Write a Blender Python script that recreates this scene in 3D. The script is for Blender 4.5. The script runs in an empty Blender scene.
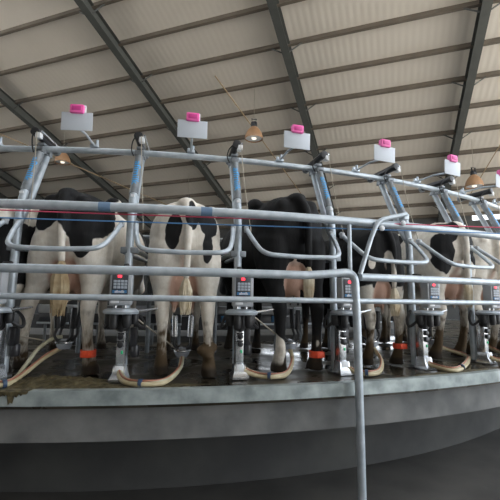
import bpy, bmesh, math, random
from mathutils import Vector, Matrix, noise
random.seed(7)
C = bpy.context.scene.collection
PI = math.pi
sin, cos = math.sin, math.cos

# ------------------------------------------------------------------ layout
R = 9.5                    # platform radius
A0, DL = -0.1445, 0.09695  # angle of the first stall divider in view, angle per stall
def ang(k): return A0 + k * DL
def cyl(r, a, z): return Vector((r * sin(a), -r * cos(a), z))

# ------------------------------------------------------------------ materials
def mat(name, col, rough=.6, metal=0., noise_amt=0., scale=8., col2=None, bump=0., spec=None, emit=None, detail=4., rough2=None):
    m = bpy.data.materials.new(name); m.use_nodes = True
    nt = m.node_tree; b = nt.nodes['Principled BSDF']
    b.inputs['Base Color'].default_value = (*col, 1); b.inputs['Roughness'].default_value = rough
    b.inputs['Metallic'].default_value = metal
    if spec is not None: b.inputs['Specular IOR Level'].default_value = spec
    if emit: b.inputs['Emission Color'].default_value = (*emit[0], 1); b.inputs['Emission Strength'].default_value = emit[1]
    if col2 is not None or bump or rough2 is not None:
        tc = nt.nodes.new('ShaderNodeTexCoord'); n = nt.nodes.new('ShaderNodeTexNoise')
        n.inputs['Scale'].default_value = scale; n.inputs['Detail'].default_value = detail
        nt.links.new(tc.outputs['Object'], n.inputs['Vector'])
        if col2 is not None:
            r = nt.nodes.new('ShaderNodeValToRGB'); r.color_ramp.elements[0].position = .35; r.color_ramp.elements[1].position = .68
            r.color_ramp.elements[0].color = (*col, 1); r.color_ramp.elements[1].color = (*col2, 1)
            nt.links.new(n.outputs['Fac'], r.inputs['Fac']); nt.links.new(r.outputs['Color'], b.inputs['Base Color'])
        if rough2 is not None:
            mr = nt.nodes.new('ShaderNodeMapRange'); mr.inputs['From Min'].default_value = .4; mr.inputs['From Max'].default_value = .62
            mr.inputs['To Min'].default_value = rough; mr.inputs['To Max'].default_value = rough2
            n2 = nt.nodes.new('ShaderNodeTexNoise'); n2.inputs['Scale'].default_value = scale * .35; n2.inputs['Detail'].default_value = 5
            nt.links.new(tc.outputs['Object'], n2.inputs['Vector'])
            nt.links.new(n2.outputs['Fac'], mr.inputs['Value']); nt.links.new(mr.outputs['Result'], b.inputs['Roughness'])
        if bump:
            bp = nt.nodes.new('ShaderNodeBump'); bp.inputs['Strength'].default_value = bump; bp.inputs['Distance'].default_value = .02
            nt.links.new(n.outputs['Fac'], bp.inputs['Height']); nt.links.new(bp.outputs['Normal'], b.inputs['Normal'])
    return m

M = {}
M['galv'] = mat('galvanised_steel', (.38, .43, .48), .42, .4, col2=(.50, .55, .60), scale=14)
M['galv_dark'] = mat('weathered_steel', (.17, .19, .21), .45, .5, col2=(.26, .28, .30), scale=18)
M['stainless'] = mat('stainless_steel', (.55, .57, .60), .25, .9, col2=(.66, .68, .70), scale=10)
M['rim'] = mat('rim_steel', (.20, .235, .235), .5, .3, col2=(.42, .47, .47), scale=7, bump=.15, detail=8)
M['black'] = mat('black_rubber', (.012, .012, .014), .45, col2=(.025, .025, .027), scale=20)
M['blackmetal'] = mat('black_anodised_metal', (.02, .02, .023), .3, .3, col2=(.035, .035, .04), scale=12)
M['box'] = mat('grey_plastic', (.36, .38, .41), .4, col2=(.42, .44, .46), scale=9)
M['panel'] = mat('dark_panel', (.05, .055, .065), .3)
M['key'] = mat('grey_keys', (.44, .49, .56), .5)
M['bluelab'] = mat('blue_print', (.05, .20, .42), .5)
M['bluetext'] = mat('blue_lettering', (.04, .36, .78), .5)
M['led'] = mat('red_digits', (.6, .02, .03), .4, emit=((1, .03, .05), 1.6))
M['white'] = mat('white_plastic', (.75, .77, .80), .45)
M['plate'] = mat('pale_plate', (.50, .54, .60), .45, col2=(.53, .57, .63), scale=5)
M['pink'] = mat('pink_plastic', (.86, .12, .42), .4, col2=(.90, .16, .48), scale=20)
M['pinkd'] = mat('pink_moulding', (.60, .05, .27), .4)
M['orange'] = mat('orange_strap', (.90, .10, .03), .5, col2=(.75, .06, .02), scale=40)
M['hose'] = mat('cream_rubber', (.50, .43, .28), .4, col2=(.38, .31, .18), scale=12)
M['hose2'] = mat('pale_rubber', (.47, .46, .34), .4, col2=(.34, .32, .22), scale=12)
M['hosered'] = mat('red_brown_rubber', (.34, .14, .09), .45)
M['clip'] = mat('blue_clip', (.03, .06, .12), .5)
M['cord'] = mat('pale_cord', (.42, .38, .31), .8)
M['tan'] = mat('tan_rod', (.36, .26, .15), .7)
M['redrope'] = mat('red_rope', (.55, .06, .12), .7)
M['bluerope'] = mat('blue_rope', (.07, .20, .42), .7)
M['bluetape'] = mat('blue_tape', (.13, .21, .33), .6)
M['lamp'] = mat('brown_lamp_shade', (.33, .19, .10), .45, col2=(.38, .22, .12), scale=8)
M['bulb'] = mat('lamp_bulb', (.8, .75, .65), .3, emit=((1, .88, .7), .35))
M['beam'] = mat('painted_steel_beam', (.066, .070, .066), .6, col2=(.082, .086, .080), scale=3)
M['purlin'] = mat('brown_purlin', (.125, .104, .082), .65, col2=(.155, .13, .105), scale=3)
M['concrete'] = mat('kerb_concrete', (.11, .113, .113), .8, col2=(.19, .19, .185), scale=4, bump=.3, detail=8)
M['yard'] = mat('yard_concrete', (.40, .385, .355), .9, col2=(.50, .485, .45), scale=1.5, bump=.2, detail=8)
M['deck'] = mat('wet_deck', (.024, .020, .013), .14, col2=(.062, .052, .036), scale=5, bump=.35, detail=8, rough2=.55, spec=.45)
M['dung'] = mat('manure', (.040, .032, .014), .5, col2=(.125, .10, .048), scale=26, bump=.9, detail=7)
M['wallp'] = mat('dark_block_wall', (.055, .055, .055), .9, col2=(.085, .085, .08), scale=2)
M['claw'] = mat('clear_claw', (.52, .57, .66), .2, .3)
M['switch'] = mat('tail_hair_white', (.66, .60, .48), .9, col2=(.50, .40, .26), scale=14)
M['switchd'] = mat('tail_hair_brown', (.48, .38, .24), .9, col2=(.30, .21, .11), scale=16)
M['horn'] = mat('hoof_horn', (.06, .045, .03), .6)

def roof_mat():
    m = bpy.data.materials.new('roof_sheet'); m.use_nodes = True; nt = m.node_tree; b = nt.nodes['Principled BSDF']
    b.inputs['Roughness'].default_value = .55
    tc = nt.nodes.new('ShaderNodeTexCoord'); n = nt.nodes.new('ShaderNodeTexNoise'); n.inputs['Scale'].default_value = .9; n.inputs['Detail'].default_value = 6
    r = nt.nodes.new('ShaderNodeValToRGB'); r.color_ramp.elements[0].color = (.64, .59, .525, 1); r.color_ramp.elements[1].color = (.74, .69, .62, 1)
    w = nt.nodes.new('ShaderNodeTexWave'); w.wave_type = 'BANDS'; w.bands_direction = 'X'; w.inputs['Scale'].default_value = 1.6
    bp = nt.nodes.new('ShaderNodeBump'); bp.inputs['Strength'].default_value = .2; bp.inputs['Distance'].default_value = .02
    L = nt.links.new
    L(tc.outputs['Object'], n.inputs['Vector']); L(n.outputs['Fac'], r.inputs['Fac']); L(r.outputs['Color'], b.inputs['Base Color'])
    L(tc.outputs['Object'], w.inputs['Vector']); L(w.outputs['Fac'], bp.inputs['Height']); L(bp.outputs['Normal'], b.inputs['Normal'])
    return m
M['roof'] = roof_mat()

def cow_mat():
    m = bpy.data.materials.new('cow_coat'); m.use_nodes = True; nt = m.node_tree; b = nt.nodes['Principled BSDF']; L = nt.links.new
    b.inputs['Roughness'].default_value = .75; b.inputs['Specular IOR Level'].default_value = .25
    at = nt.nodes.new('ShaderNodeAttribute'); at.attribute_name = 'coat'
    ah = nt.nodes.new('ShaderNodeAttribute'); ah.attribute_name = 'hoof'
    sp = nt.nodes.new('ShaderNodeSeparateColor'); L(at.outputs['Color'], sp.inputs['Color'])
    tc = nt.nodes.new('ShaderNodeTexCoord')
    n = nt.nodes.new('ShaderNodeTexNoise'); n.inputs['Scale'].default_value = 26; n.inputs['Detail'].default_value = 6; L(tc.outputs['Object'], n.inputs['Vector'])
    mp = nt.nodes.new('ShaderNodeMapping'); mp.inputs['Scale'].default_value = (1, 1, .25); L(tc.outputs['Object'], mp.inputs['Vector'])
    n2 = nt.nodes.new('ShaderNodeTexNoise'); n2.inputs['Scale'].default_value = 60; n2.inputs['Detail'].default_value = 4; L(mp.outputs['Vector'], n2.inputs['Vector'])
    def ramp(src, p0, p1, c0=(0, 0, 0, 1), c1=(1, 1, 1, 1)):
        r = nt.nodes.new('ShaderNodeValToRGB'); r.color_ramp.elements[0].position = p0; r.color_ramp.elements[1].position = p1
        r.color_ramp.elements[0].color = c0; r.color_ramp.elements[1].color = c1; L(src, r.inputs['Fac']); return r.outputs['Color']
    def mix(f, a, bb):
        x = nt.nodes.new('ShaderNodeMix'); x.data_type = 'RGBA'; L(f, x.inputs['Factor'])
        for s, v in (('A', a), ('B', bb)):
            i = [q for q in x.inputs if q.name == s and q.type == 'RGBA'][0]
            if isinstance(v, tuple): i.default_value = v
            else: L(v, i)
        return [q for q in x.outputs if q.type == 'RGBA'][0]
    def add(a, bsock, k):
        q = nt.nodes.new('ShaderNodeMath'); q.operation = 'MULTIPLY_ADD'; L(bsock, q.inputs[0]); q.inputs[1].default_value = k; L(a, q.inputs[2]); return q.outputs[0]
    white = ramp(n.outputs['Fac'], .3, .7, (.64, .585, .51, 1), (.75, .71, .645, 1))
    pk = mix(sp.outputs['Green'], white, (.52, .33, .255, 1))
    bl = mix(ramp(sp.outputs['Red'], .47, .53), pk, (.010, .010, .011, 1))
    q = add(sp.outputs['Blue'], n2.outputs['Fac'], .55)
    dirt = mix(ramp(q, .52, .98), bl, (.075, .050, .027, 1))
    hf = mix(ah.outputs['Fac'], dirt, (.030, .022, .015, 1))
    L(hf, b.inputs['Base Color'])
    bp = nt.nodes.new('ShaderNodeBump'); bp.inputs['Strength'].default_value = .25; bp.inputs['Distance'].default_value = .01
    L(n2.outputs['Fac'], bp.inputs['Height']); L(bp.outputs['Normal'], b.inputs['Normal'])
    return m
M['cow'] = cow_mat()

# ------------------------------------------------------------------ mesh helpers
class MB:
    def __init__(s): s.v = []; s.f = []; s.smooth = []
    def add(s, vs, fs, smooth=True):
        o = len(s.v); s.v += [Vector(v) for v in vs]; s.f += [tuple(i + o for i in f) for f in fs]; s.smooth += [smooth] * len(fs)
    def loft(s, rings, closed=False, cap=True, smooth=True):
        n = len(rings[0]); vs = [p for r in rings for p in r]; fs = []
        m = len(rings)
        for i in range(m if closed else m - 1):
            a, b = i * n, ((i + 1) % m) * n
            for j in range(n):
                k = (j + 1) % n
                fs.append((a + j, a + k, b + k, b + j))
        s.add(vs, fs, smooth)
        if cap and not closed:
            s.add(rings[0], [tuple(range(n - 1, -1, -1))], False); s.add(rings[-1], [tuple(range(n))], False)
        return s
    def tube(s, pts, rad, n=12, closed=False):
        pts = [Vector(p) for p in pts]; m = len(pts)
        rad = rad if isinstance(rad, (list, tuple)) else [rad] * m
        tang = []
        for i in range(m):
            if closed: t = pts[(i + 1) % m] - pts[i - 1]
            else: t = pts[min(i + 1, m - 1)] - pts[max(i - 1, 0)]
            tang.append(t.normalized())
        up = Vector((0, 0, 1)) if abs(tang[0].z) < .9 else Vector((0, 1, 0))
        u = tang[0].cross(up).normalized(); rings = []
        for i in range(m):
            t = tang[i]; u = (u - t * u.dot(t)).normalized(); w = t.cross(u)
            rings.append([pts[i] + (u * cos(2 * PI * j / n) + w * sin(2 * PI * j / n)) * rad[i] for j in range(n)])
        return s.loft(rings, closed)
    def box(s, c, size, rot=None, bev=0.):
        bm = bmesh.new(); bmesh.ops.create_cube(bm, size=1)
        for v in bm.verts: v.co = Vector((v.co.x * size[0], v.co.y * size[1], v.co.z * size[2]))
        if bev: bmesh.ops.bevel(bm, geom=bm.edges[:], offset=bev, segments=2, profile=.5, affect='EDGES')
        mt = Matrix.Translation(Vector(c)) @ (rot.to_4x4() if rot else Matrix())
        bm.verts.index_update()
        s.add([mt @ v.co for v in bm.verts], [[v.index for v in f.verts] for f in bm.faces], False); bm.free(); return s
    def lathe(s, prof, c=(0, 0, 0), n=24, axis=None, cap=True):
        """prof: (radius, height) pairs along z (or along AXIS)"""
        c = Vector(c); q = Vector((0, 0, 1)).rotation_difference(Vector(axis).normalized()) if axis is not None else None
        rings = []
        for r, h in prof:
            ring = []
            for j in range(n):
                p = Vector((max(r, 1e-4) * cos(2 * PI * j / n), max(r, 1e-4) * sin(2 * PI * j / n), h))
                if q: p = q @ p
                ring.append(c + p)
            rings.append(ring)
        return s.loft(rings, False, cap)
    def ell(s, c, r, n=16, m=10):
        rings = []
        for i in range(1, m):
            t = PI * i / m; rings.append([Vector((c[0] + r[0] * sin(t) * cos(2 * PI * j / n), c[1] + r[1] * sin(t) * sin(2 * PI * j / n), c[2] - r[2] * cos(t))) for j in range(n)])
        return s.loft(rings)
    def mesh(s, name):
        me = bpy.data.meshes.new(name); me.from_pydata([tuple(v) for v in s.v], [], s.f)
        me.polygons.foreach_set('use_smooth', s.smooth); me.update(); return me
    def obj(s, name, m, parent=None, recalc=True, sharp=40):
        me = s.mesh(name)
        if recalc:
            bm = bmesh.new(); bm.from_mesh(me); bmesh.ops.remove_doubles(bm, verts=bm.verts, dist=1e-5)
            bmesh.ops.recalc_face_normals(bm, faces=bm.faces); bm.to_mesh(me); bm.free()
        try: me.set_sharp_from_angle(angle=math.radians(sharp))
        except Exception: pass
        me.materials.append(m if not isinstance(m, str) else M[m])
        o = bpy.data.objects.new(name, me); C.objects.link(o)
        if parent is not None: o.parent = parent
        return o

def fillet(pts, rad, seg=6):
    pts = [Vector(p) for p in pts]; out = [pts[0]]
    for i in range(1, len(pts) - 1):
        a, b, c = pts[i - 1], pts[i], pts[i + 1]
        d1, d2 = (a - b), (c - b); l = min(rad, d1.length * .48, d2.length * .48)
        p, q = b + d1.normalized() * l, b + d2.normalized() * l
        for j in range(seg + 1):
            t = j / seg; out.append(p * (1 - t) ** 2 + b * 2 * t * (1 - t) + q * t * t)
    out.append(pts[-1]); return out
def smooth_path(pts, sub=6):
    pts = [Vector(p) for p in pts]; out = []
    P = [2 * pts[0] - pts[1]] + pts + [2 * pts[-1] - pts[-2]]
    for i in range(1, len(P) - 2):
        p0, p1, p2, p3 = P[i - 1:i + 3]
        for j in range(sub):
            t = j / sub
            out.append(.5 * ((2 * p1) + (p2 - p0) * t + (2 * p0 - 5 * p1 + 4 * p2 - p3) * t * t + (3 * p1 - p0 - 3 * p2 + p3) * t ** 3))
    out.append(pts[-1]); return out
def arc(r, a1, a2, z, n=60): return [cyl(r, a1 + (a2 - a1) * i / n, z) for i in range(n + 1)]

def tag(o, label=None, cat=None, group=None, kind=None):
    if label: o['label'] = label
    if cat: o['category'] = cat
    if group: o['group'] = group
    if kind: o['kind'] = kind
    return o
def thing(name, label, cat, loc=(0, 0, 0), rz=0., group=None):
    o = bpy.data.objects.new(name, None); C.objects.link(o); o.location = loc; o.rotation_euler = (0, 0, rz)
    o.empty_display_size = .1
    return tag(o, label, cat, group)
def dup(root, loc, rz, label, group=None):
    r = root.copy(); C.objects.link(r); r.location = loc; r.rotation_euler = (0, 0, rz); r['label'] = label
    if group: r['group'] = group
    for ch in list(root.children):
        c = ch.copy(); C.objects.link(c); c.parent = r
        for g in list(ch.children):
            d = g.copy(); C.objects.link(d); d.parent = c
    return r

# ------------------------------------------------------------------ short descriptions used to tell stalls apart
COW = {-1: 'the cut-off cow', 0: 'the big-patched cow', 1: 'the small-patched cow', 2: 'the all-black cow',
       3: 'the white-tailed cow', 4: 'the cream cow', 5: 'the far white cow', 6: 'the far end'}
def between(k): return f'between {COW[k-1]} and {COW[k]}'

# ------------------------------------------------------------------ setting: ground, kerb, roof
M['pit'] = mat('wet_pit_concrete', (.06, .058, .054), .5, col2=(.11, .105, .098), scale=2, bump=.2, detail=8)
YF = Matrix.Rotation(-.5147, 4, 'Z')
o = MB().box((4.5, 3, -1.13), (44, 33, .26), Matrix.Rotation(-.5147, 3, 'Z')).obj('floor', 'pit')
tag(o, 'dark wet concrete floor around and below the round milking platform', kind='structure')
o = MB().box((0, 5, -1.25), (220, 220, .3)).obj('yard_bounce_ground', 'yard')  # unseen yard added as a bright reflector for the roof underside
tag(o, 'added pale concrete yard outside the shed, bouncing sunlight up to the roof', kind='structure')

def annulus(mb, prof, a1, a2, n):
    """prof: closed (r, z) loop swept around the platform axis from a1 to a2"""
    rings = [[cyl(r, a1 + (a2 - a1) * i / n, z) for r, z in prof] for i in range(n + 1)]
    mb.loft(rings, False, True, True); return mb

plat = thing('rotary_platform', 'round turning milking platform with wet dark deck and grey steel rim', 'platform', (0, 0, 0))
annulus(MB(), [(9.44, -.004), (9.44, -.12), (5.6, -.12), (5.6, -.004)], -PI, PI, 256).obj('deck', 'deck', plat)
annulus(MB(), [(9.5, .006), (9.5, -.088), (9.43, -.10), (9.43, .006)], -PI, PI, 256).obj('steel_rim', 'rim', plat)
annulus(MB(), [(6.55, -.01), (6.53, .08), (6.45, .10), (5.7, .10), (5.6, -.01)], -PI, PI, 128).obj('inner_kerb', 'wallp', plat)
k = annulus(MB(), [(9.40, -.125), (9.40, -.34), (9.1, -.34), (9.1, -.125)], -PI, PI, 256).obj('kerb_ring', 'concrete')
tag(k, 'rough concrete ring beam under the steel rim of the platform', 'kerb', kind='structure')
k = annulus(MB(), [(5.3, .30), (5.3, -1.0), (5.1, -1.0), (5.1, .30)], -PI, PI, 128).obj('inner_wall_added', 'black')  # added black ring that darkens the background between the cows' legs
tag(k, 'added low black ring wall that darkens the view inside the turning platform', 'wall', kind='structure')
k = annulus(MB(), [(8.6, -.34), (8.6, -1.0), (8.3, -1.0), (8.3, -.34)], -PI, PI, 200).obj('foundation_wall', 'wallp')
tag(k, 'dark set-back wall carrying the platform ring', 'wall', kind='structure')
# drains hanging from the ring beam
for i, a in enumerate((.055 - .095, .05, .21)):
    pass

# roof: frame along the purlins (u) and down the slope (v)
AZ, TP = .5147, .2941
DR = Vector((sin(AZ) * cos(TP), cos(AZ) * cos(TP), -sin(TP))); DP = Vector((cos(AZ), -sin(AZ), 0)); DN = DP.cross(DR)
RO = Vector((0, 3.668, 7.62)); KS = 1.3
def roofp(u, v, w=0.): return RO + DP * (u * KS) + DR * (v * KS) + DN * (w)
ROT = Matrix((DP, DR, DN)).transposed()
if DN.z < 0: raise SystemExit('roof frame')
U0, U1, V0, V1 = -11., 12.8, -6.2, 6.75
def roof_box(mb, u0, u1, v0, v1, w0, w1):
    pts = [roofp(u, v, w) for w in (w0, w1) for v in (v0, v1) for u in (u0, u1)]
    mb.add(pts, [(0, 2, 3, 1), (4, 5, 7, 6), (0, 1, 5, 4), (2, 6, 7, 3), (0, 4, 6, 2), (1, 3, 7, 5)], False); return mb
def set_local(o):  # give an object made in world space the roof's own axes, so textures follow the slope
    mw = Matrix.Translation(RO) @ ROT.to_4x4(); o.data.transform(mw.inverted()); o.matrix_world = mw
c = roof_box(MB(), U0, U1, V0, V1, .0, .06).obj('ceiling', 'roof'); set_local(c)
tag(c, 'beige sheet roof sloping down to the far eave', kind='structure')
RAFTERS = [-8.9, -4.85, -.2, 3.88, 7.97, 12.3]
PURL = [-5.4, -4.4, -3.4, -2.4, -1.4, -.45, .55, 1.53, 2.55, 3.62, 4.6, 5.6, 6.55]
RN = ['beyond the left edge', 'leftmost of the four in view', 'second from the left', 'third from the left', 'rightmost in view', 'outside to the right', 'far outside to the right']
for i, u in enumerate(RAFTERS):
    mb = MB(); hw = .12 / KS; dp = .36
    roof_box(mb, u - hw, u + hw, V0, V1, -.12 - dp, -.10 - dp); roof_box(mb, u - hw, u + hw, V0, V1, -.14, -.12)
    roof_box(mb, u - .012, u + .012, V0, V1, -.11 - dp, -.13)
    for v in PURL[1::2]:
        for s in (-1, 1): mb.tube([roofp(u + s * hw * .6, v, -.10 - dp), roofp(u + s * .42, v, -.10)], .022, 6)
    o = mb.obj('roof_beam', 'beam'); set_local(o)
    tag(o, f'dark steel roof beam running down the slope, {RN[i]}', kind='structure')
for i, v in enumerate(PURL):
    mb = MB(); t = .03
    roof_box(mb, U0, U1, v - t, v - t + .012, -.16, -.0); roof_box(mb, U0, U1, v - t, v + .035, -.165, -.15)
    o = mb.obj('roof_purlin', 'purlin'); set_local(o)
    tag(o, f'brown roof purlin across the slope, number {i + 1} counted down from the ridge', kind='structure')
# second slope behind the viewer; open gap at the ridge added to light cows
ridge = roofp(0, V0); DR2 = Vector((-sin(AZ) * cos(TP), -cos(AZ) * cos(TP), -sin(TP)))
mb = MB(); P4 = [ridge + DP * (uu * KS) + DR2 * d + Vector((0, 0, .15)) for uu in (U0, U1) for d in (2.4, 8.5)]
mb.add(P4 + [p + Vector((0, 0, .06)) for p in P4], [(0, 1, 3, 2), (4, 6, 7, 5), (0, 4, 5, 1), (2, 3, 7, 6), (0, 2, 6, 4), (1, 5, 7, 3)], False)
tag(mb.obj('roof_sheet', 'roof'), 'beige sheet roof on the near side of a ridge gap added for light', kind='structure')
p0, p1 = [ridge + DP * (uu * KS) + DR2 * 8.6 for uu in (U0, U1)]
M_NEAR = (p0, p1)
# end wall added to darken the left and low wall under the far eave
def upright(p, q, z0, z1, th):
    d = (q - p).normalized(); n = Vector((-d.y, d.x, 0)) * th
    mb = MB(); pts = [Vector((a.x, a.y, z)) + o for o in (Vector((0, 0, 0)), n) for z in (z0, z1) for a in (p, q)]
    mb.add(pts, [(0, 1, 3, 2), (4, 6, 7, 5), (0, 4, 5, 1), (2, 3, 7, 6), (0, 2, 6, 4), (1, 5, 7, 3)], False); return mb
e0, e1 = roofp(U0 + .3, V1 - .1), roofp(U1 - .3, V1 - .1)
HZ = Vector((sin(AZ), cos(AZ), 0)); FP = Vector((RO.x, RO.y, 0)) + HZ * ((V1 - .1) * KS * cos(TP))
wf = MB()
for u0, u1, z0, z1 in ((U0, -7.0, -1, 5.1), (-7.0, -6.35, -1, 3.75), (-7.0, -6.35, 4.5, 5.1), (-6.35, .5, -1, 5.1), (.5, 3.3, -1, .95), (.5, 3.3, 3.8, 5.1), (3.3, 4.5, -1, 5.1), (4.5, 7.0, -1, .95), (4.5, 7.0, 3.8, 5.1), (7.0, 9.1, -1, 5.1), (9.1, U1, -1, 4.75)):
    wf.box(tuple(FP + DP * ((u0 + u1) / 2 * KS) + Vector((0, 0, (z0 + z1) / 2))), ((u1 - u0) * KS, .2, z1 - z0), Matrix.Rotation(-AZ, 3, 'Z'))
tag(wf.obj('wall_far', 'wallp'), 'dark far wall under the eave with two wide openings and a small window', kind='structure')
p2, p3 = FP + DP * ((U1 - .1) * KS), FP + DP * ((U1 - .1) * KS) - HZ * 16  # unseen right wall kept low so side light reaches the roof
tag(upright(p2, p3, -1, -.2, .2).obj('wall_right_unseen', 'wallp'), 'unseen low dark wall at the right end, open above to light the roof', kind='structure')
pm_ = p0 + (p1 - p0) * .62  # unseen near wall in two heights, added to hold back light from behind
tag(upright(p0, pm_, -1, 7.4, .2).obj('wall_near_blocker', 'wallp'), 'unseen dark full-height wall added behind the viewer on the left to block light', kind='structure')
tag(upright(pm_, p1, -1, 6.9, .2).obj('wall_near_blocker', 'wallp'), 'unseen dark wall added behind the viewer on the right to block light, open above', kind='structure')
mb = MB(); a, b_ = roofp(U0 + .1, V0 + .1), roofp(U0 + .1, V1 - .1)
pts = [Vector((p.x, p.y, z)) + o for o in (Vector((0, 0, 0)), -DP * .2) for p, z in ((a, -1), (a, a.z + .05), (b_, -1), (b_, b_.z + .05))]
mb.add(pts, [(0, 1, 3, 2), (4, 6, 7, 5), (0, 4, 5, 1), (2, 3, 7, 6), (0, 2, 6, 4), (1, 5, 7, 3)], False)
tag(mb.obj('wall_left_blocker', 'wallp'), 'unseen dark gable wall added at the left end of the shed to block light', kind='structure')  # unseen wall added to keep the left part of the roof dark
for i, u in enumerate(RAFTERS):
    p = roofp(u, V1 - .25); mb = MB().box((p.x, p.y, (p.z - 1.2) / 2), (.22, .22, p.z + .8), Matrix.Rotation(-AZ, 3, 'Z'))
    tag(mb.obj('eave_column', 'beam'), f'dark steel column under the far eave, carrying the roof beam {RN[i]}', kind='structure')

# ------------------------------------------------------------------ bracing rods and cables below the roof
def straight(name, p, q, r, m, label, cat, group=None):
    o = MB().tube([p, (Vector(p) + Vector(q)) / 2, q], r, 8).obj(name, m); return tag(o, label, cat, group)
straight('bracing_rod', roofp(-9.2, -6.0, -.54), roofp(-2.2, 4.5, -.54), .024, 'tan', 'tan bracing rod crossing the roof at the left, behind the stall posts', 'rod')
straight('bracing_rod', roofp(1.85, -2.0, -.2), roofp(3.1, 5.2, -.2), .022, 'tan', 'tan bracing rod passing just behind the middle brown lamp', 'rod')
straight('bracing_rod', roofp(9.35, 1.0, -.2), roofp(8.75, 5.2, -.2), .018, 'tan', 'tan bracing rod running down to the right-hand brown lamp', 'rod')

# ------------------------------------------------------------------ ceiling lamps
def lamp_proto():
    t = thing('ceiling_lamp', '', 'lamp')
    MB().lathe([(.31, -.02), (.32, 0), (.31, .07), (.285, .17), (.235, .27), (.16, .37), (.10, .43)], n=32, cap=False).obj('lamp_shade', 'lamp', t)
    MB().lathe([(.29, .015), (.05, .10), (.04, .16)], n=24).obj('reflector', 'white', t)
    MB().ell((0, 0, .035), (.09, .09, .075)).obj('bulb', 'bulb', t)
    mb = MB().lathe([(.105, .43), (.115, .45), (.115, .58), (.10, .60)], n=20); mb.obj('ballast_box', 'blackmetal', t)
    mb = MB().box((-.07, 0, .65), (.02, .05, .14), bev=.004).box((.07, 0, .65), (.02, .05, .14), bev=.004).box((0, 0, .72), (.2, .05, .02), bev=.004)
    mb.obj('bracket', 'blackmetal', t)
    return t
L0 = lamp_proto()
CAM = Vector((0, -12.2261, .6008))
def lamp_at(u, v, label, first=[True]):
    p = CAM + (roofp(u, v) - CAM) * .86; p.z -= .3
    drop = ((RO - p).dot(DN)) / DN.z
    if first[0]: t = L0; t.location = p; t['label'] = label; t['group'] = 'brown high-bay lamps'; first[0] = False
    else: t = dup(L0, p, 0, label, 'brown high-bay lamps')
    MB().tube([(0, 0, .72), (0, 0, (.72 + drop) / 2), (0, 0, drop)], .008, 6).obj('hanger', 'cord', t)

# ------------------------------------------------------------------ overhead ring pipe
OR, OZ = 8.743, 1.899
tag(MB().tube(arc(OR, -.75, 1.0, OZ, 110), .027, 12).obj('overhead_pipe', 'galv'), 'long curved grey overhead pipe carrying the signs above the cows', 'pipe')

# ------------------------------------------------------------------ stall post (local frame: origin on the deck, +x along the rim to the right, +y inward)
PR = 9.04
def Y(r): return PR - r
def wrap_text(txt, size, rad, frame, mname, name, parent, sx=1.):
    cu = bpy.data.curves.new('lettering', 'FONT'); cu.body = txt; cu.size = size; cu.align_x = 'CENTER'; cu.align_y = 'CENTER'; cu.offset = .0008
    cu.resolution_u = 4
    o = bpy.data.objects.new('tmp', cu); C.objects.link(o)
    dg = bpy.context.evaluated_depsgraph_get(); dg.update(); me = bpy.data.meshes.new_from_object(o.evaluated_get(dg))
    bm = bmesh.new(); bm.from_mesh(me); bmesh.ops.subdivide_edges(bm, edges=[e for e in bm.edges if e.calc_length() > .02], cuts=2); bmesh.ops.triangulate(bm, faces=bm.faces)
    for v in bm.verts:
        x, y = v.co.x * sx, v.co.y          # x along the tube, y across it
        v.co = frame(x, y, rad)
    bmesh.ops.recalc_face_normals(bm, faces=bm.faces)
    bm.to_mesh(me); bm.free(); bpy.data.objects.remove(o)
    me.materials.clear(); me.materials.append(M[mname]); me.name = name
    q = bpy.data.objects.new(name, me); C.objects.link(q); q.parent = parent; return q

def post_proto():
    t = thing('stall_post', '', 'stall post', group='blue-lettered stall posts')
    top = Vector((0, Y(8.775), 1.875)); kn = Vector((0, Y(9.02), 1.34)); ft = Vector((0, Y(9.04), .005))
    MB().tube(fillet([top, kn, ft], .18), .0325, 14).obj('pole', 'galv', t)
    top2 = Vector((0, Y(8.66), 1.88)); MB().tube(fillet([top2, Vector((0, Y(8.90), 1.36)), Vector((0, Y(9.0), 1.2))], .1), .030, 12).obj('brace_tube', 'galv', t)
    d = (kn - top).normalized(); a = top + d * .04; b = top + d * .46
    MB().tube([a, (a + b) / 2, b], .0365, 16).obj('sleeve', 'galv_dark', t)
    side = Vector((1, 0, 0)); out = side.cross(d).normalized()
    if out.y > 0: out = -out
    mid = top + d * .245
    def frame(x, y, rad):
        th = y / rad; return mid + d * x + (side * sin(th) + out * cos(th)) * (rad + .0008)
    wrap_text('afimilk', .082, .0368, frame, 'bluetext', 'lettering', t, 1.25)
    mb = MB().box(tuple(top + Vector((0, -.01, .0))), (.075, .07, .05), bev=.008).box(tuple(top2 + Vector((0, 0, .0))), (.07, .06, .05), bev=.008)
    mb.box((0, Y(8.72), 1.865), (.05, .2, .012)); mb.obj('clamp', 'galv_dark', t)
    MB().box(tuple(top + d * .50 + out * .034), (.03, .008, .02)).obj('sticker', 'white', t)
    # divider hoop reaching inward between two cows
    hp = fillet([(-.05, Y(9.02), .98), (-.06, Y(8.9), .98), (-.07, Y(7.7), 1.02), (.07, Y(7.7), 1.02), (.06, Y(8.9), .98), (.05, Y(9.02), .98)], .1)
    MB().tube(hp, .021, 10).obj('divider_hoop', 'galv', t)
    MB().tube([(0, Y(7.69), 1.02), (0, Y(7.68), .5), (0, Y(7.68), .005)], .026, 10).obj('inner_leg', 'galv_dark', t)
    mb = MB().box((0, Y(9.03), .98), (.13, .05, .05), bev=.006); mb.obj('hoop_clamp', 'galv_dark', t)
    MB().box((0, Y(9.04), .012), (.10, .07, .02), bev=.004).obj('foot_plate', 'galv_dark', t)
    return t
KS_ = list(range(-1, 8))
post = post_proto()
def where_post(k):
    return f'blue-lettered grey stall post {between(k)}' if -1 < k < 7 else ('grey stall post outside the left edge' if k < 0 else 'blue-lettered stall post at the far right, past the far white cow')
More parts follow.
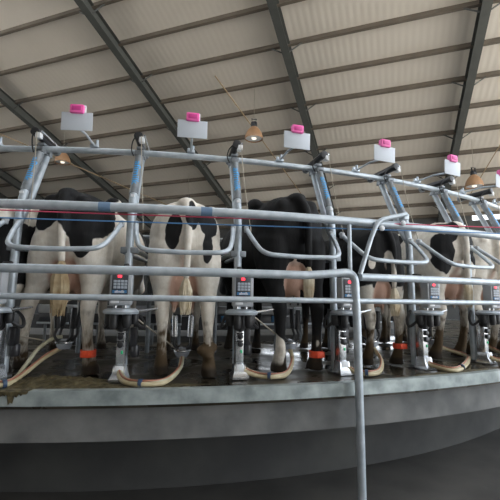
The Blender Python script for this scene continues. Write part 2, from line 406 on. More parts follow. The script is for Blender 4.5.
def repeat(proto, r, ks, lab, group):
    for i, k in enumerate(ks):
        p = cyl(r, ang(k), 0)
        if i == 0: proto.location = p; proto.rotation_euler.z = ang(k); tag(proto, lab(k), None, group)
        else: dup(proto, p, ang(k), lab(k), group)
repeat(post, PR, range(0, 7), where_post, 'blue-lettered stall posts')

# ------------------------------------------------------------------ pneumatic cylinder on top of each post
def cyl_proto():
    t = thing('air_cylinder', '', 'cylinder')
    a, b = Vector((0, Y(8.50), 1.972)), Vector((0, Y(8.87), 1.995)); d = (b - a).normalized(); sx = .0
    MB().tube([a, (a + b) / 2, b], .034, 16).obj('barrel', 'blackmetal', t)
    mb = MB().lathe([(.030, -.01), (.037, -.005), (.037, .03), (.02, .034)], b, 18, d); mb.obj('end_cap', 'black', t)
    MB().lathe([(.032, -.02), (.04, -.015), (.04, .02), (.03, .025)], a, 18, d).obj('rear_cap', 'galv_dark', t)
    MB().tube([a + Vector((.05, .02, .012)), (a + b) / 2 + Vector((.05, 0, .012)), b + Vector((.05, -.02, .012))], .008, 8).obj('rod', 'stainless', t)
    MB().box(tuple(b + Vector((.028, -.01, -.03))), (.045, .05, .05), bev=.006).obj('clevis', 'white', t)
    MB().box((0, Y(OR), 1.934), (.06, .09, .022), bev=.004).obj('saddle', 'galv_dark', t)
    MB().tube(smooth_path([b + Vector((-.03, 0, .0)), b + Vector((-.06, .05, -.03)), b + Vector((-.07, .08, -.09)), (-.05, Y(8.80), 1.85)], 5), .006, 6).obj('air_line', 'black', t)
    return t
repeat(cyl_proto(), PR, range(0, 7), lambda k: f'black air cylinder on the overhead pipe, {between(k)}' if k < 7 else '', 'air cylinders on the overhead pipe')

# hanging cords from the cylinders
def cord_proto():
    t = thing('pull_cord', '', 'cord')
    MB().tube(smooth_path([(.03, Y(8.92), 1.985), (.06, Y(8.97), 1.6), (.10, Y(9.05), 1.2)], 6), .0035, 6).obj('cord', 'cord', t)
    MB().tube([(.10, Y(9.05), 1.21), (.10, Y(9.05), 1.18), (.10, Y(9.05), 1.15)], [.006, .008, .004], 8).obj('toggle', 'cord', t)
    return t
repeat(cord_proto(), PR, range(0, 7), lambda k: f'thin pale pull cord hanging {between(k)}', 'pull cords')

# ------------------------------------------------------------------ rump rails
def rump_proto():
    t = thing('rump_rail', '', 'rail')
    w = DL * 9.38
    def q(x, r, z): return Vector((x, 9.05 - r, z))
    def at(a, r, z): return Vector((r * sin(a), 9.05 - r * cos(a), z))
    h = DL
    pts = [at(.006, 9.075, 1.20), at(.008, 9.2, 1.10), at(.014, 9.38, .945), at(h / 2, 9.38, .935), at(h - .014, 9.38, .945), at(h - .008, 9.2, 1.10), at(h - .006, 9.075, 1.20)]
    MB().tube(fillet(pts, .10), .0185, 10).obj('pipe', 'galv', t)
    for a in (.006, h - .006):
        p = at(a, 9.10, 1.18); MB().box(tuple(p), (.036, .04, .05), bev=.008).obj('clamp', 'box', t)
    return t
repeat(rump_proto(), 9.05, range(-1, 6), lambda k: f'grey bent rump rail hanging behind {COW[k]}', 'rump rails')

# ------------------------------------------------------------------ milk meter stations
def station_proto():
    t = thing('milking_station', '', 'milking machine')
    b = MB().box((0, Y(9.25), .672), (.155, .09, .245), bev=.012).obj('meter_box', 'box', t)
    MB().box((-.004, Y(9.297), .70), (.115, .006, .165), bev=.003).obj('display_panel', 'panel', b)
    mb = MB()
    for i in range(2):   # red seven-segment eights
        x0 = -.014 + i * .014
        for dz in (-.008, 0, .008): mb.box((x0, Y(9.3015), .758 + dz), (.007, .002, .0028))
        for dx in (-.0048, .0048):
            for dz in (-.004, .004): mb.box((x0 + dx, Y(9.3015), .758 + dz), (.0028, .002, .0054))
    mb.obj('digits', 'led', b)
    mb = MB()
    for i in range(4):
        for j in range(3): mb.box((-.038 + i * .025, Y(9.302), .722 - j * .022), (.021, .004, .018), bev=.0015)
    mb.obj('keypad', 'key', b)
    MB().box((-.004, Y(9.3015), .648), (.10, .003, .022)).obj('blue_strip', 'bluelab', b)
    def frame(x, y, rad): return Vector((-.004 + x, Y(9.3045), .648 + y))
    wrap_text('afimilk', .026, 1, frame, 'white', 'lettering', b)
    MB().box((-.035, Y(9.298), .585), (.06, .006, .04), bev=.003).box((.042, Y(9.298), .59), (.03, .006, .02), bev=.003).obj('button_plate', 'white', b)
    MB().tube([(0, Y(9.2), .80), (0, Y(9.15), .85), (0, Y(9.06), .86)], .014, 8).obj('cable', 'black', t)
    # dish
    MB().lathe([(.02, .525), (.10, .527), (.122, .515), (.129, .503), (.122, .488), (.10, .495), (.02, .49)], (0, Y(9.22), 0), 36).obj('dish', 'galv', t)
    for sx_, sy_ in ((-.04, 9.24), (.03, 9.24)): MB().lathe([(.012, .53), (.012, .585)], (sx_, Y(sy_), 0), 10).obj('stud', 'stainless', t)
    MB().tube([(.10, Y(9.22), .505), (.18, Y(9.21), .515), (.26, Y(9.20), .53)], [.012, .01, .007], 8).obj('lever', 'stainless', t)
    # black hoses and cup holders under the dish
    mb = MB()
    for x, r, h, rad in ((-.085, 9.2, .40, .035), (-.04, 9.27, .385, .03), (.05, 9.26, .39, .034), (.09, 9.18, .41, .03), (0, 9.16, .36, .05)):
        mb.lathe([(rad * .8, .495), (rad, .48), (rad, h + .02), (rad * .7, h)], (x, Y(r), 0), 12)
    mb.obj('cup_holder', 'black', t)
    for s, sp in ((-1, .13), (1, .15)):
        MB().tube(smooth_path([(s * .08, Y(9.18), .44), (s * sp, Y(9.12), .38), (s * sp * .9, Y(9.08), .44), (s * .05, Y(9.06), .52)], 5), .013, 8).obj('vacuum_hose', 'black', t)
    # column with fittings
    MB().box((0, Y(9.13), .285), (.062, .09, .43), bev=.006).obj('column', 'stainless', t)
    for z, hh in ((.43, .035), (.375, .03), (.32, .03), (.262, .03)):
        f = MB().lathe([(.018, 0), (.022, .003), (.022, .03), (.012, .034)], (0, Y(9.170), z), 14, (0, -1, 0)).box((0, Y(9.178), z + .022), (.05, .012, .012), bev=.003); f.obj('fitting', 'blackmetal', t)
    MB().box((.012, Y(9.178), .205), (.014, .008, .024), bev=.002).obj('green_tag', M['greentag'], t)
    # flared foot
    prof = [(.062, .07, 0.004), (.062, .07, .02), (.045, .055, .06), (.042, .05, .105)]
    rings = []
    for hx, hy, z in prof: rings.append([Vector((sx * hx, Y(9.145) + sy * hy - (.02 if z < .05 else 0), z)) for sx, sy in ((-1, -1), (1, -1), (1, 1), (-1, 1))])
    MB().loft(rings, smooth=False).obj('foot', 'stainless', t)
    MB().box((0, Y(9.198), .085), (.06, .01, .05), bev=.004).obj('hose_socket', 'white', t)
    # side equipment
    mb = MB().box((.075, Y(9.07), .31), (.05, .07, .14), bev=.006).lathe([(.03, .22), (.034, .23), (.034, .30), (.03, .31)], (.085, Y(9.06), -.06), 12)
    mb.obj('pulsator', 'blackmetal', t)
    return t
M['greentag'] = mat('green_tag', (.05, .55, .25), .4)
repeat(station_proto(), PR, range(0, 7), lambda k: f'grey milk meter with red digits {between(k)}', 'milk meter stations')

# ------------------------------------------------------------------ stall signs
def sign_proto():
    t = thing('stall_sign', '', 'sign'); S0 = 8.743
    def y(r): return S0 - r
    MB().box((0, y(9.19), 1.962), (.238, .006, .145), Matrix.Rotation(.06, 3, 'X'), bev=.002).obj('plate', 'plate', t)
    g = MB().box((.0, y(9.195), 2.058), (.105, .05, .070), bev=.01).obj('pink_tag', 'pink', t)
    MB().box((.0, y(9.222), 2.058), (.07, .006, .035), bev=.002).obj('tag_window', 'pinkd', g)
    MB().box((.045, y(9.18), 2.062), (.03, .02, .075), bev=.003).obj('tag_holder', 'white', t)
    MB().tube([(.0, y(8.76), 1.94), (.0, y(8.98), 1.95), (.0, y(9.185), 1.92)], .010, 8).obj('arm', 'galv', t)
    MB().box((0, y(8.743), 1.935), (.07, .07, .02), bev=.004).box((-.02, y(8.743), 1.95), (.025, .025, .05), bev=.004).lathe([(.012, 1.93), (.012, 2.0)], (.018, 0, 0), 10).lathe([(.016, 1.945), (.016, 1.962)], (.018, 0, 0), 6).obj('clamp', 'galv', t)
    return t
sg = sign_proto()
for i, k in enumerate(range(-1, 7)):
    a = -.0933 + k * DL; lab = f'pale blank sign plate with pink tag above {COW[k]}'
    if i == 0: sg.location = cyl(8.743, a, 0); sg.rotation_euler.z = a; tag(sg, lab, None, 'sign plates with pink tags')
    else: dup(sg, cyl(8.743, a, 0), a, lab, 'sign plates with pink tags')

# ------------------------------------------------------------------ guard fence and ropes in front of the platform
fence = thing('guard_fence', 'grey tubular guard fence of three rails with a bent end post before the platform', 'fence', tuple(cyl(9.57, .132, -1.0)))
FR = 9.57
def fobj(mb, name, m, par=None):
    o = mb.obj(name, m); o.data.transform(Matrix.Translation(-fence.location)); o.parent = par or fence
    return o
tr = fobj(MB().tube(arc(FR, -.5, .62, 1.204, 90), .031, 14), 'top_rail', 'galv')
for a in (-.0552, .0151): fobj(MB().tube(arc(FR, a - .004, a + .004, 1.204, 6), .0322, 14), 'tape_band', 'bluetape')
fobj(MB().tube(fillet(arc(FR, -.5, .102, .783, 60)[:-1] + [cyl(FR, .112, .80), cyl(FR, .1325, .822), cyl(FR, .1338, .45), cyl(FR, .1352, -1.0)], .12, 8), .030, 14), 'bent_rail', 'galv')
fobj(MB().tube(arc(FR, .1375, .62, .783, 60), .029, 12), 'middle_rail', 'galv')
fobj(MB().tube(arc(FR - .012, -.5, .62, .604, 90), .020, 12), 'lower_rail', 'galv')
fobj(MB().tube([cyl(FR, .1285, 1.19), cyl(FR, .1285, 1.0), cyl(FR, .1285, .79)], .016, 10), 'upright', 'galv')
fobj(MB().tube(fillet([cyl(9.62, .134, .80), cyl(9.62, .1455, 1.10), cyl(9.62, .152, 1.22), cyl(9.63, .1785, 1.285)], .12), .018, 10), 'brace', 'galv')
for a, z in ((.1765, 1.225), (.1555, 1.17)): fobj(MB().lathe([(.004, 0), (.02, .004), (.022, .02), (.012, .03)], cyl(FR + .03, a, z - .01), 12, cyl(1, a, 0)), 'bolt', 'white')
fobj(MB().box(tuple(cyl(9.6, .1785, 1.265)), (.05, .07, .05), Matrix.Rotation(.1785, 3, 'Z'), bev=.008), 'joint', 'galv')
for a in (-.46, .55): fobj(MB().tube([cyl(FR, a, 1.2), cyl(FR, a, .1), cyl(FR, a, -1.0)], .03, 12), 'fence_post', 'galv')

def rope(name, p, q, m, lab): return straight(name, p, q, .0045, m, lab, 'rope')
rp = lambda P, Q, t: P + (Q - P) * t
Pa, Pb = cyl(9.62, -.121, 1.15), cyl(9.62, .1858, 1.21)
rope('rope', rp(Pa, Pb, -.55), rp(Pa, Pb, 1.35), 'redrope', 'thin red rope stretched just under the top fence rail')
Pa, Pb = cyl(9.62, -.1204, 1.10), cyl(9.62, .1855, 1.16)
rope('rope', rp(Pa, Pb, -.55), rp(Pa, Pb, 1.35), 'bluerope', 'thin blue rope stretched below the red one along the fence')

# ------------------------------------------------------------------ inner side of the platform: breast rails and feed-side cabinets
for z, nm in ((.60, 'lower'), (1.40, 'upper')):
    tag(MB().tube(arc(7.05, -.7, .9, z, 60), .026, 10).obj('breast_rail', 'galv_dark'), f'{nm} curved breast rail in front of the cows on the platform inner side', 'rail')
def cab_proto():
    t = thing('control_cabinet', '', 'cabinet')
    MB().box((0, 0, .46), (.40, .26, .10), bev=.01).obj('lid', 'box', t)
    MB().box((0, 0, .34), (.38, .24, .14), bev=.006).obj('body', 'panel', t)
    MB().box((.05, -.125, .35), (.09, .02, .08), bev=.004).obj('blue_unit', 'bluelab', t)
    MB().box((0, -.135, .285), (.40, .03, .025), bev=.004).obj('shelf', 'galv', t)
    for x in (-.17, .17): MB().tube([(x, 0, .27), (x, 0, .32 - .12), (x, 0, .02)], .018, 8).obj('leg', 'galv_dark', t)
    return t
cb = cab_proto()
for i, k in enumerate(range(-1, 8)):
    a = ang(k) + .02; p = cyl(7.02, a, 0)
    lab = f'low grey-blue inner cabinet standing {between(k)}' if 0 <= k < 7 else ('low control cabinet outside the left edge' if k < 0 else 'low control cabinet past the far right stall')
    if i == 0: cb.location = p; cb.rotation_euler.z = a; tag(cb, lab, None, 'inner control cabinets')
    else: dup(cb, p, a, lab, 'inner control cabinets')

# ------------------------------------------------------------------ cows
def leg_rings(mb, sec, side, off, bx):
    """sec: (x, y, z, rx, ry); off=(dx, dy) displaces the hoof, fading out towards the body"""
    rings = []
    for x, y, z, rx, ry in sec:
        w = max(0., min(1., (bx - z) / bx)); w = w ** .8
        rings.append([Vector((side * x + off[0] * w + rx * cos(t), y + off[1] * w + ry * sin(t), z)) for t in [2 * PI * j / 16 for j in range(16)]])
    mb.loft(rings)
HIND = [(.13, .24, 1.18, .125, .20), (.15, .20, 1.02, .148, .225), (.158, .185, .88, .142, .205), (.165, .175, .76, .116, .165), (.168, .145, .66, .084, .115), (.168, .095, .57, .064, .085),
        (.165, .055, .50, .056, .068), (.163, .055, .44, .051, .057), (.162, .065, .36, .041, .045), (.162, .08, .26, .037, .040), (.163, .095, .17, .042, .047), (.165, .115, .115, .050, .056), (.166, .135, .075, .054, .066), (.166, .15, .045, .060, .080), (.167, .155, .0, .066, .094)]
FORE = [(.15, 1.55, 1.0, .10, .16), (.17, 1.56, .82, .085, .12), (.165, 1.57, .66, .062, .075), (.16, 1.58, .50, .050, .055), (.16, 1.575, .42, .052, .055), (.16, 1.58, .34, .036, .04), (.16, 1.58, .2, .034, .038), (.162, 1.60, .12, .042, .048), (.164, 1.63, .05, .05, .07), (.165, 1.64, .0, .056, .082)]
TORSO = [(-.035, 1.30, 1.05, .12), (.0, 1.345, .93, .20), (.06, 1.375, .84, .245), (.15, 1.40, .78, .268), (.28, 1.415, .72, .272), (.45, 1.43, .70, .285), (.62, 1.415, .64, .29), (.85, 1.395, .57, .335), (1.1, 1.385, .53, .365), (1.35, 1.39, .55, .345), (1.55, 1.42, .60, .285), (1.72, 1.40, .68, .22), (1.86, 1.33, .80, .16)]
def rnd(p, s, seed): return noise.noise((Vector(p) * s) + Vector((seed * 7.3, seed * 3.1, seed)))

def cow(k, name, label, da, r, H, yaw, blobs, tail, legs, ud, dirt=1., band=None, sw='switch', base_black=False, vox=.0145, head=(0, 0), lumps=()):
    s = H / 1.43
    root = thing('cow', label, 'cow', tuple(cyl(r, ang(k + .5) + da, .008)), ang(k + .5) + da + yaw, 'cows on the milking platform')
    mb = MB(); rings = []
    for y, zt, zb, w in TORSO:
        ring = []; zc, hz = (zt + zb) / 2, (zt - zb) / 2
        for j in range(28):
            t = 2 * PI * j / 28; c_, s_ = cos(t), sin(t)
            e = .82 if s_ < 0 else .74
            ring.append(Vector((w * math.copysign(abs(c_) ** e, c_), y, zc + hz * math.copysign(abs(s_) ** .86, s_))))
        rings.append(ring)
    mb.loft(rings)
    for sd in (-1, 1):
        mb.ell((sd * .225, .44, 1.375), (.07, .10, .06)); mb.ell((sd * .115, .02, 1.285), (.062, .06, .06))
        mb.ell((sd * .19, .27, 1.10), (.11, .22, .22))
        mb.ell((sd * .20, 1.5, 1.05), (.12, .20, .28))
        leg_rings(mb, HIND, sd, legs[0] if sd < 0 else legs[1], .95); leg_rings(mb, FORE, sd, (0, 0), .9)
    mb.tube([(0, .02, 1.35), (0, .3, 1.385), (0, .8, 1.365), (0, 1.4, 1.37), (0, 1.7, 1.385)], [.04, .055, .05, .05, .05], 8)
    mb.ell((0, .03, 1.345), (.08, .10, .055))   # tail head
    # udder and teats
    uw, uz = ud
    mb.ell((0, .30, uz + .19), (uw, .20, .20)); mb.ell((0, .20, uz + .19), (uw * .85, .13, .17))
    for sd in (-1, 1):
        for yy in (.17, .34): mb.tube([(sd * .07, yy, uz + .06), (sd * .072, yy, uz - .01), (sd * .075, yy, uz - .055)], [.03, .02, .013], 8)
    # neck and head, lowered to the feed
    nx, hz = head
    mb.tube(smooth_path([(0, 1.6, 1.12), (nx * .3, 1.9, 1.08), (nx * .7, 2.12, .98 + hz), (nx, 2.26, .93 + hz)], 4), [.26 - .0105 * i for i in range(13)], 16)
    hd = [(2.18, .97, .10), (2.26, .965, .135), (2.36, .92, .125), (2.46, .855, .10), (2.56, .785, .085), (2.65, .72, .085), (2.71, .68, .08), (2.745, .655, .055), (2.76, .645, .02)]
    mb.tube([(nx, y, z + hz) for y, z, w in hd], [w for y, z, w in hd], 14)
    for sd in (-1, 1):
        mb.tube([(nx + sd * .08, 2.22, 1.03 + hz), (nx + sd * .17, 2.19, 1.05 + hz), (nx + sd * .24, 2.17, 1.03 + hz), (nx + sd * .30, 2.17, .99 + hz)], [.03, .05, .052, .02], 10)
    # tail
    tp = [(0, .06, 1.365), (0, -.04, 1.335)] + tail[0]
    tpts = smooth_path(tp, 5); nn = len(tpts); mb.tube(tpts, [.042 - .016 * i / nn for i in range(nn)], 10)
    for lx, ly, lz, lr in lumps: mb.ell((lx, ly, lz), (lr, lr, lr * .8), 12, 8)
    for v in mb.v: v *= s
    me = mb.mesh('cow_raw'); o = bpy.data.objects.new('raw', me); C.objects.link(o)
    md = o.modifiers.new('r', 'REMESH'); md.mode = 'VOXEL'; md.voxel_size = vox; md.use_smooth_shade = True
    m2 = o.modifiers.new('s', 'SMOOTH'); m2.factor = .5; m2.iterations = 4
    dg = bpy.context.evaluated_depsgraph_get(); dg.update(); bme = bpy.data.meshes.new_from_object(o.evaluated_get(dg)); bpy.data.objects.remove(o)
    bme.name = 'body'
    ca = bme.attributes.new('coat', 'FLOAT_COLOR', 'POINT'); ho = bme.attributes.new('hoof', 'FLOAT', 'POINT')
    cols = []; hf = []
    for v in bme.vertices:
        p = v.co / s; val = .35 if base_black else -.35
        n1 = rnd(p, 7, k + 3) * .22 + rnd(p, 22, k + 5) * .08
        for bl in blobs:
            cx, cy, cz, rx, ry, rz, sgn = bl
            dd = math.sqrt(((p.x - cx) / rx) ** 2 + ((p.y - cy) / ry) ** 2 + ((p.z - cz) / rz) ** 2)
            q = (1 - dd) * min(1, 2.5 * min(rx, rz) / .1 * .4) + n1 * .8
            if sgn > 0: val = max(val, q)
            else: val = min(val, -q)
        fac = max(0, min(1, .5 + val * 1.6))
        # pink udder, inner thigh and muzzle
        pk = 0.
        du = math.sqrt((p.x / (uw * 1.12)) ** 2 + ((p.y - .26) / .26) ** 2 + ((p.z - uz - .17) / .235) ** 2)
        pk = max(0, min(1, (1.12 - du) * 5)) * max(.0, min(1, (uz + .36 - p.z) * 9))
        mid = max(0, 1 - abs(p.x) / .05) * max(0, min(1, (p.z - .72) * 6)) * max(0, min(1, (1.22 - p.z) * 8)) * (1 if -.015 < p.y < .12 else 0)
        pk = max(pk, .8 * mid)
        if pk > .45 and p.z < uz + .33: fac = min(fac, .5 - (pk - .45) * 2) if du < 1.05 else fac
        if p.y > 2.66: pk = .5
        d = max(0, min(1, (.56 - p.z) * 1.25)) * dirt + .12 * dirt * max(0, rnd(p, 5, k + 9)) * (1 if p.z < 1.0 else .4)
        if p.y < .12 and abs(p.x) < .08 and p.z > .8: d *= .6
        if p.y < 1.2: d = max(d, min(1, (.15 + .16 * rnd(p, 9, k + 2) - p.z) * 7) * min(1., dirt)); d += dirt * .45 * max(0, rnd(p, 16, k + 6) - .12) * (p.z < .62)
        for lx, ly, lz, lr in lumps:
            if (p - Vector((lx, ly, lz))).length < lr * 1.25: d = 1.; fac = 0.
        cols += [fac, pk, max(0, d + .12 * rnd(p, 9, k) * (p.z < .7)), 1]
        hf.append(max(0, min(1, (.085 - p.z) / .03)) if p.y < 2.1 else 0.)
    bme.attributes['coat'].data.foreach_set('color', cols); bme.attributes['hoof'].data.foreach_set('value', hf)
    bme.materials.clear(); bme.materials.append(M['cow']); bme.polygons.foreach_set('use_smooth', [True] * len(bme.polygons))
    b = bpy.data.objects.new('body', bme); C.objects.link(b); b.parent = root
    for sd in (-1, 1): MB().ell(tuple(Vector((nx + sd * .108, 2.38, .955 + hz)) * s), (.022, .026, .022), 12, 8).obj('eye', 'black', root)
    # tail switch
    end = Vector(tp[-1]) * s; ln, wd = tail[1]
    mb = MB(); rng = random.Random(k + 40)
    prof = [(.35, .02), (.6, -.1), (.95, -.35), (1.0, -.6), (.85, -.85), (.45, -1.0)]
    rings = []
    for f, z in prof:
        rings.append([end + Vector((cos(t) * wd * f * (1 + .12 * sin(5 * t + z * 9)), sin(t) * wd * .7 * f * (1 + .12 * cos(6 * t)), z * ln)) for t in [2 * PI * j / 22 for j in range(22)]])
    mb.loft(rings)
    for i in range(40):
        t = rng.random() * 2 * PI; f = .55 + .45 * rng.random()
        pts = [end + Vector((cos(t) * wd * a_ * f, sin(t) * wd * .7 * a_ * f, z * ln)) for a_, z in ((.5, -.15), (1.02, -.45), (.98, -.8), (.55 + .3 * rng.random(), -1.02 - .12 * rng.random()))]
        mb.tube(smooth_path(pts, 3), .0045, 4)
    mb.obj('tail_switch', sw, root)
    if band:
        sd, bz = band; off = legs[0] if sd < 0 else legs[1]
        w = ((.95 - bz) / .95) ** .8; yy = .095 + (.17 - bz) * .25 + off[1] * w; cx = sd * .163 + off[0] * w
        ring = []
        for z_, e in ((-.026, .006), (-.026, .013), (.026, .013), (.026, .006)):
            ring.append([Vector((cx + (.043 + e) * cos(t), yy + (.050 + e) * sin(t), bz + z_)) * s for t in [2 * PI * j / 20 for j in range(20)]])
        mbb = MB(); mbb.loft(ring, closed=True)
        lb = mbb.obj('leg_band', 'orange', root); lb['label'] = 'orange plastic leg band'
        MB().box(tuple(Vector((cx + .01, yy - .066, bz)) * s), (.075, .014, .05), bev=.005).obj('tag', 'orange', lb)
    return root

T0 = [(0, -.075, 1.22), (0, -.07, 1.0), (0, -.065, .84)]
cow(-1, 'cow', 'mostly black cut-off cow at the left edge, beside the leftmost stall post', .02, 9.05, 1.40, 0,
    [(.2, .5, .95, .35, 1.2, .28, 1), (0, 1.4, 1.3, .5, .6, .4, 1)], (T0, (.3, .055)), ((0, 0), (0, 0)), (.15, .56), vox=.018)
cow(0, 'cow', 'big-patched cow: white, two large black rump patches, orange band on right leg', -.007, 9.04, 1.50, 0,
    [(-.16, .05, 1.27, .17, .4, .21, 1), (.14, .08, 1.24, .18, .45, .28, 1), (.13, .02, 1.00, .085, .2, .14, 1), (.0, -.07, 1.26, .055, .12, .20, 1), (0, .0, 1.36, .25, .2, .12, 1), (.0, .35, 1.45, .3, .3, .12, 1), (0, 1.6, 1.2, .5, .5, .5, 1),
     (0, .30, 1.47, .035, .1, .05, -1)],
    ([(.0, -.075, 1.22), (.01, -.075, 1.0), (.02, -.07, .82)], (.36, .066)), ((-.24, .20), (.045, -.02)), (.15, .58), band=(1, .155), sw='switchd')
cow(1, 'cow', 'small-patched cow: mostly white, two small black rump patches, muddy right hind foot', .0, 9.12, 1.44, 0,
    [(-.095, -.02, 1.12, .068, .25, .125, 1), (.19, .0, 1.20, .08, .25, .13, 1), (.175, .0, 1.03, .04, .2, .12, 1), (.045, -.06, 1.24, .05, .1, .12, 1)],
    ([(.015, -.075, 1.22), (.02, -.07, 1.0), (.015, -.07, .74)], (.24, .05)), ((.01, .02), (.05, -.10)), (.16, .52), dirt=1.35, sw='switch',
    lumps=((.16, .0, .20, .05), (.235, .02, .22, .045), (.20, -.03, .17, .05), (.21, .02, .06, .06)))
cow(2, 'cow', 'all-black cow with white tail tip and white sock on left hind leg', .006, 9.12, 1.55, 0,
    [(-.16, .08, .16, .09, .12, .14, -1), (.20, .0, .20, .05, .08, .09, -1), (.02, -.07, .70, .05, .06, .10, -1)],
    ([(.05, -.075, 1.22), (.06, -.075, 1.0), (.065, -.07, .80)], (.25, .045)), ((.07, .0), (.06, .04)), (.15, .56), base_black=True, band=(1, .125), sw='switch', dirt=.6)
cow(3, 'cow', 'white-tailed cow: smaller, black upper body, cream hind legs, long white tail', .012, 9.05, 1.34, -.10,
    [(-.2, .1, .30, .28, .35, .50, -1), (.2, .1, .30, .2, .35, .5, -1), (0, -.07, .78, .06, .09, .36, -1), (-.16, -.0, 1.0, .04, .1, .05, -1)],
    ([(.04, -.075, 1.20), (.05, -.075, 1.0), (.05, -.07, .76)], (.22, .05)), ((.08, .08), (.08, .06)), (.14, .56), base_black=True, band=(1, .19), sw='switch', dirt=1.7)
cow(4, 'cow', 'cream cow showing its left flank, black patches on rump and hip', .034, 9.0, 1.50, -.25,
    [(-.16, .05, 1.05, .11, .17, .21, 1), (-.08, .06, 1.29, .08, .17, .14, 1), (.22, .05, 1.2, .17, .4, .25, 1), (-.3, .62, 1.27, .2, .11, .075, 1)],
    ([(.03, -.08, 1.22), (.04, -.075, 1.0), (.04, -.07, .80)], (.26, .05)), ((0, .05), (.05, .15)), (.15, .56), dirt=1.7, sw='switch')
C5 = cow(5, 'cow', 'far white cow partly cut off at the right edge of the photo', .014, 9.0, 1.45, -.20,
    [(0, 1.5, 1.2, .5, .4, .5, 1)], (T0, (.26, .05)), ((0, .1), (0, .1)), (.15, .56), dirt=1.2, vox=.018)

for kk in (6, 7):  # unseen cows added to block low light glancing off the deck
    dup(C5, cyl(9.0, ang(kk + .5) + .01, .008), ang(kk + .5) - .14, ('added unseen white cow in the next stall right of the far white cow, blocking light', 'added unseen white cow two stalls right of the far white cow, blocking light')[kk - 6], 'cows on the milking platform')

# ------------------------------------------------------------------ milking clusters with their hoses
def cluster(k, c, path, base=True, label='', path2=None):
    """c: claw centre (r, a, z); path: (r, a, z) points from the station foot to the claw"""
    o = cyl(c[0], c[1], 0); t = thing('milking_cluster', label, 'milking cluster', tuple(o), c[1], 'milking clusters')
    Rm = Matrix.Rotation(-c[1], 4, 'Z') @ Matrix.Translation(-o)
    z = c[2]
    MB().lathe([(.02, z - .05), (.045, z - .045), (.06, z - .02), (.062, z + .005), (.045, z + .02), (.02, z + .035)], n=20).obj('claw_bowl', 'claw', t)
    MB().lathe([(.064, z - .002), (.070, z + .003), (.070, z + .014), (.060, z + .02)], n=20).obj('claw_ring', 'stainless', t)
    for sx in (-1, 1):
        for sy in (-1, 1):
            a = Vector((sx * .035, sy * .035, z + .02)); b = Vector((sx * .062, .04 + sy * .05, z + .12)); d = Vector((sx * .07, .06 + sy * .075, z + .29))
            ob = MB().tube([b, (b + d) / 2, d], [.022, .024, .021], 12).obj('teat_cup', 'blackmetal' if k != 1 else 'stainless', t)
            MB().tube(smooth_path([a, (a + b) / 2 + Vector((sx * .02, sy * .01, -.01)), b], 4), .011, 8).obj('liner_tube', 'black', ob)
    P_ = [Rm @ cyl(*p) for p in path]
    for i, (off, rr, m) in enumerate(((Vector((0, 0, 0)), .0165, 'hose'), (Vector((.012, .024, .012)), .015, 'hose2'), (Vector((.002, .014, .022)), .007, 'hosered'))):
        PP = [Rm @ cyl(*p) for p in path2] if (path2 and i == 1) else P_
        q = smooth_path([p + off * (1 if 0 < j < len(PP) - 1 else .7) for j, p in enumerate(PP)], 7)
        MB().tube(q, rr, 10).obj('milk_hose' if i < 2 else 'pulse_hose', m, t)
    q = smooth_path(P_, 7); n = int(len(q) * .45); d = (q[n + 1] - q[n - 1]).normalized() * .012
    MB().tube([q[n] - d + Vector((.006, .008, .008)), q[n] + Vector((.006, .008, .008)), q[n] + d + Vector((.006, .008, .008))], .029, 10).obj('hose_clip', 'clip', t)
    return t
G = lambda c: f'milking cluster with cream hoses under {c}'
fp = lambda k: [(9.17, ang(k), .09), (9.22, ang(k) + .001, .07)]
cluster(0, (8.80, -.107, .23), [(9.17, ang(0), .085), (9.32, ang(0) + .004, .03), (9.40, -.130, .022), (9.36, -.121, .022), (9.18, -.1205, .05), (8.95, -.117, .13), (8.80, -.1095, .19)], label=G(COW[0]),
        path2=[(9.17, ang(0), .085), (9.32, ang(0) + .004, .03), (9.39, -.131, .022), (9.30, -.1235, .024), (9.10, -.1265, .08), (8.95, -.1245, .19), (8.85, -.117, .26), (8.80, -.111, .27)])
cluster(1, (8.85, .0015, .17), [(9.17, ang(1), .085), (9.25, ang(1) + .002, .045), (9.35, -.038, .022), (9.41, -.024, .022), (9.34, -.0105, .022), (9.10, -.001, .06), (8.88, .0015, .125)], label=G(COW[1]))
cluster(2, (8.90, .106, .23), [(9.17, ang(2), .085), (9.20, .057, .045), (9.22, .0655, .022), (9.27, .0755, .022), (9.20, .090, .025), (9.02, .103, .09), (8.91, .106, .18)], label=G(COW[2]))
cluster(3, (8.85, .205, .22), [(9.17, ang(3), .085), (9.2, .151, .045), (9.26, .1545, .022), (9.33, .1625, .022), (9.25, .179, .022), (9.05, .199, .07), (8.88, .205, .165)], label=G(COW[3]))
cluster(4, (8.75, .312, .20), [(9.17, ang(4), .085), (9.22, ang(4) + .0, .045), (9.38, .2475, .022), (9.38, .2625, .022), (9.15, .309, .022), (8.9, .350, .03), (8.70, .345, .08), (8.72, .318, .15)], label=G(COW[4]))
cluster(5, (8.75, .405, .20), [(9.17, ang(5), .085), (9.25, ang(5) + .002, .04), (9.40, .352, .022), (9.3, .375, .022), (9.0, .398, .07), (8.77, .405, .15)], label=G(COW[5]))

# detacher cords from the dishes to the clusters
for k, (p, q) in {-1: ((9.15, ang(0) - .06, .42), (8.80, -.125, .25)), 1: ((9.20, ang(1) + .006, .495), (8.87, -.006, .205)), 2: ((9.20, ang(2) + .008, .495), (8.93, .098, .26)), 4: ((9.2, ang(4) + .006, .495), (8.78, .306, .22))}.items():
    kk = max(k, 0)
    straight('detacher_cord', cyl(*p), cyl(*q), .006, 'cord', f'thin pale cord slanting down to the milking cluster of {COW[kk]}', 'cord')

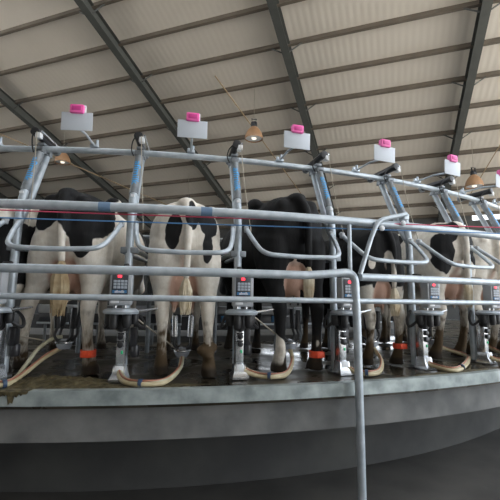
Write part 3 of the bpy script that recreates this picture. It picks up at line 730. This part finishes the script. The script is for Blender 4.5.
# ------------------------------------------------------------------ manure
def splat(name, label, cr, ca, rx, ry, h, seed, drip=False):
    n, m_ = 60, 26; rings = []; mb = MB(); vs = []; fs = []
    for i in range(m_ + 1):
        f = i / m_
        for j in range(n):
            t = 2 * PI * j / n; e = 1 + .28 * noise.noise(Vector((cos(t) * 2, sin(t) * 2, seed))) + .12 * noise.noise(Vector((cos(t) * 6, sin(t) * 6, seed + 5)))
            x, y = rx * f * e * cos(t), ry * f * e * sin(t)
            z = h * (1 - f ** 2) * (.55 + .9 * abs(noise.noise(Vector((x * 14, y * 14, seed + 2))))) + .003 * (1 - f)
            a = ca + x / cr; r = min(cr - y, 9.425)
            vs.append(cyl(r, a, max(z, .0006) - .0035))
    for i in range(m_):
        for j in range(n): fs.append((i * n + j, i * n + (j + 1) % n, (i + 1) * n + (j + 1) % n, (i + 1) * n + j))
    mb.add(vs, fs); o = mb.obj(name, 'dung'); return tag(o, label, 'manure', None, 'stuff')
splat('manure', 'brown manure heap spread along the deck edge under the big-patched cow', 9.22, -.093, .40, .20, .055, 3)
splat('manure', 'thin manure smear on the deck between the small-patched cow and the meter', 9.33, -.03, .45, .07, .012, 11)
splat('manure', 'flat manure smear on the deck edge below the cream cow', 9.36, .26, .5, .05, .012, 17)
# drip over the rim
mb = MB(); vs = []; n = 24
for j in range(n + 1):
    a = -.1205 + .021 * j / n; h = .012 + .045 * max(0, noise.noise(Vector((j * .55, 3.3, 1)))) + (.04 if 9 < j < 14 else 0)
    if j in (0, n): h = .003
    for r, z in ((9.425, .004), (9.46, .012), (9.495, .012), (9.508, .004), (9.506, -h), (9.499, -h)): vs.append(cyl(r, a, z))
rings = [vs[i * 6:(i + 1) * 6] for i in range(n + 1)]; mb.loft(rings)
tag(mb.obj('manure_drip', 'dung'), 'brown manure running over the steel rim at the left', 'manure', None, 'stuff')

# ------------------------------------------------------------------ lamps in place
lamp_at(-5.47, .29, 'brown bell-shaped ceiling lamp at the left, above the big-patched cow')
lamp_at(2.13, .39, 'brown bell-shaped ceiling lamp in the middle, above the all-black cow')
lamp_at(8.8, 4.16, 'brown bell-shaped ceiling lamp at the right, beyond the cream cow')
lamp_at(-2.21, 4.3, 'brown ceiling lamp low down behind the small-patched cow')

# ------------------------------------------------------------------ light
w = bpy.data.worlds.new('overcast_sky'); bpy.context.scene.world = w; w.use_nodes = True
bg = w.node_tree.nodes['Background']; bg.inputs['Color'].default_value = (.86, .93, 1.0, 1); bg.inputs['Strength'].default_value = 1.0
sl = bpy.data.lights.new('sun', 'SUN'); sl.energy = 9.0; sl.angle = .02; sl.color = (1, .95, .88)
so = bpy.data.objects.new('sun', sl); C.objects.link(so); so.rotation_euler = Vector((-.75, -.55, -.95)).to_track_quat('-Z', 'Y').to_euler()

# ------------------------------------------------------------------ camera
f, pitch, roll, yaw = 389.9, .12750, .01348, .16908
fw = Vector((sin(yaw) * cos(pitch), cos(yaw) * cos(pitch), sin(pitch))); rt = Vector((cos(yaw), -sin(yaw), 0)); up = rt.cross(fw)
r2 = rt * cos(roll) + up * sin(roll); u2 = -rt * sin(roll) + up * cos(roll)
cam = bpy.data.cameras.new('camera'); cam.sensor_width = 36; cam.lens = f / 500 * 36; cam.clip_end = 200
co = bpy.data.objects.new('camera', cam); C.objects.link(co)
mw = Matrix((r2, u2, -fw)).transposed().to_4x4(); mw.translation = Vector((0, -12.2261, .6008)); co.matrix_world = mw
S = bpy.context.scene; S.camera = co
S.view_settings.view_transform = 'Standard'; S.view_settings.look = 'None'; S.view_settings.gamma = 1; S.view_settings.use_curve_mapping = False
S.view_settings.exposure = 2.0
S.cycles.max_bounces = 10; S.cycles.diffuse_bounces = 6; S.cycles.use_denoising = True
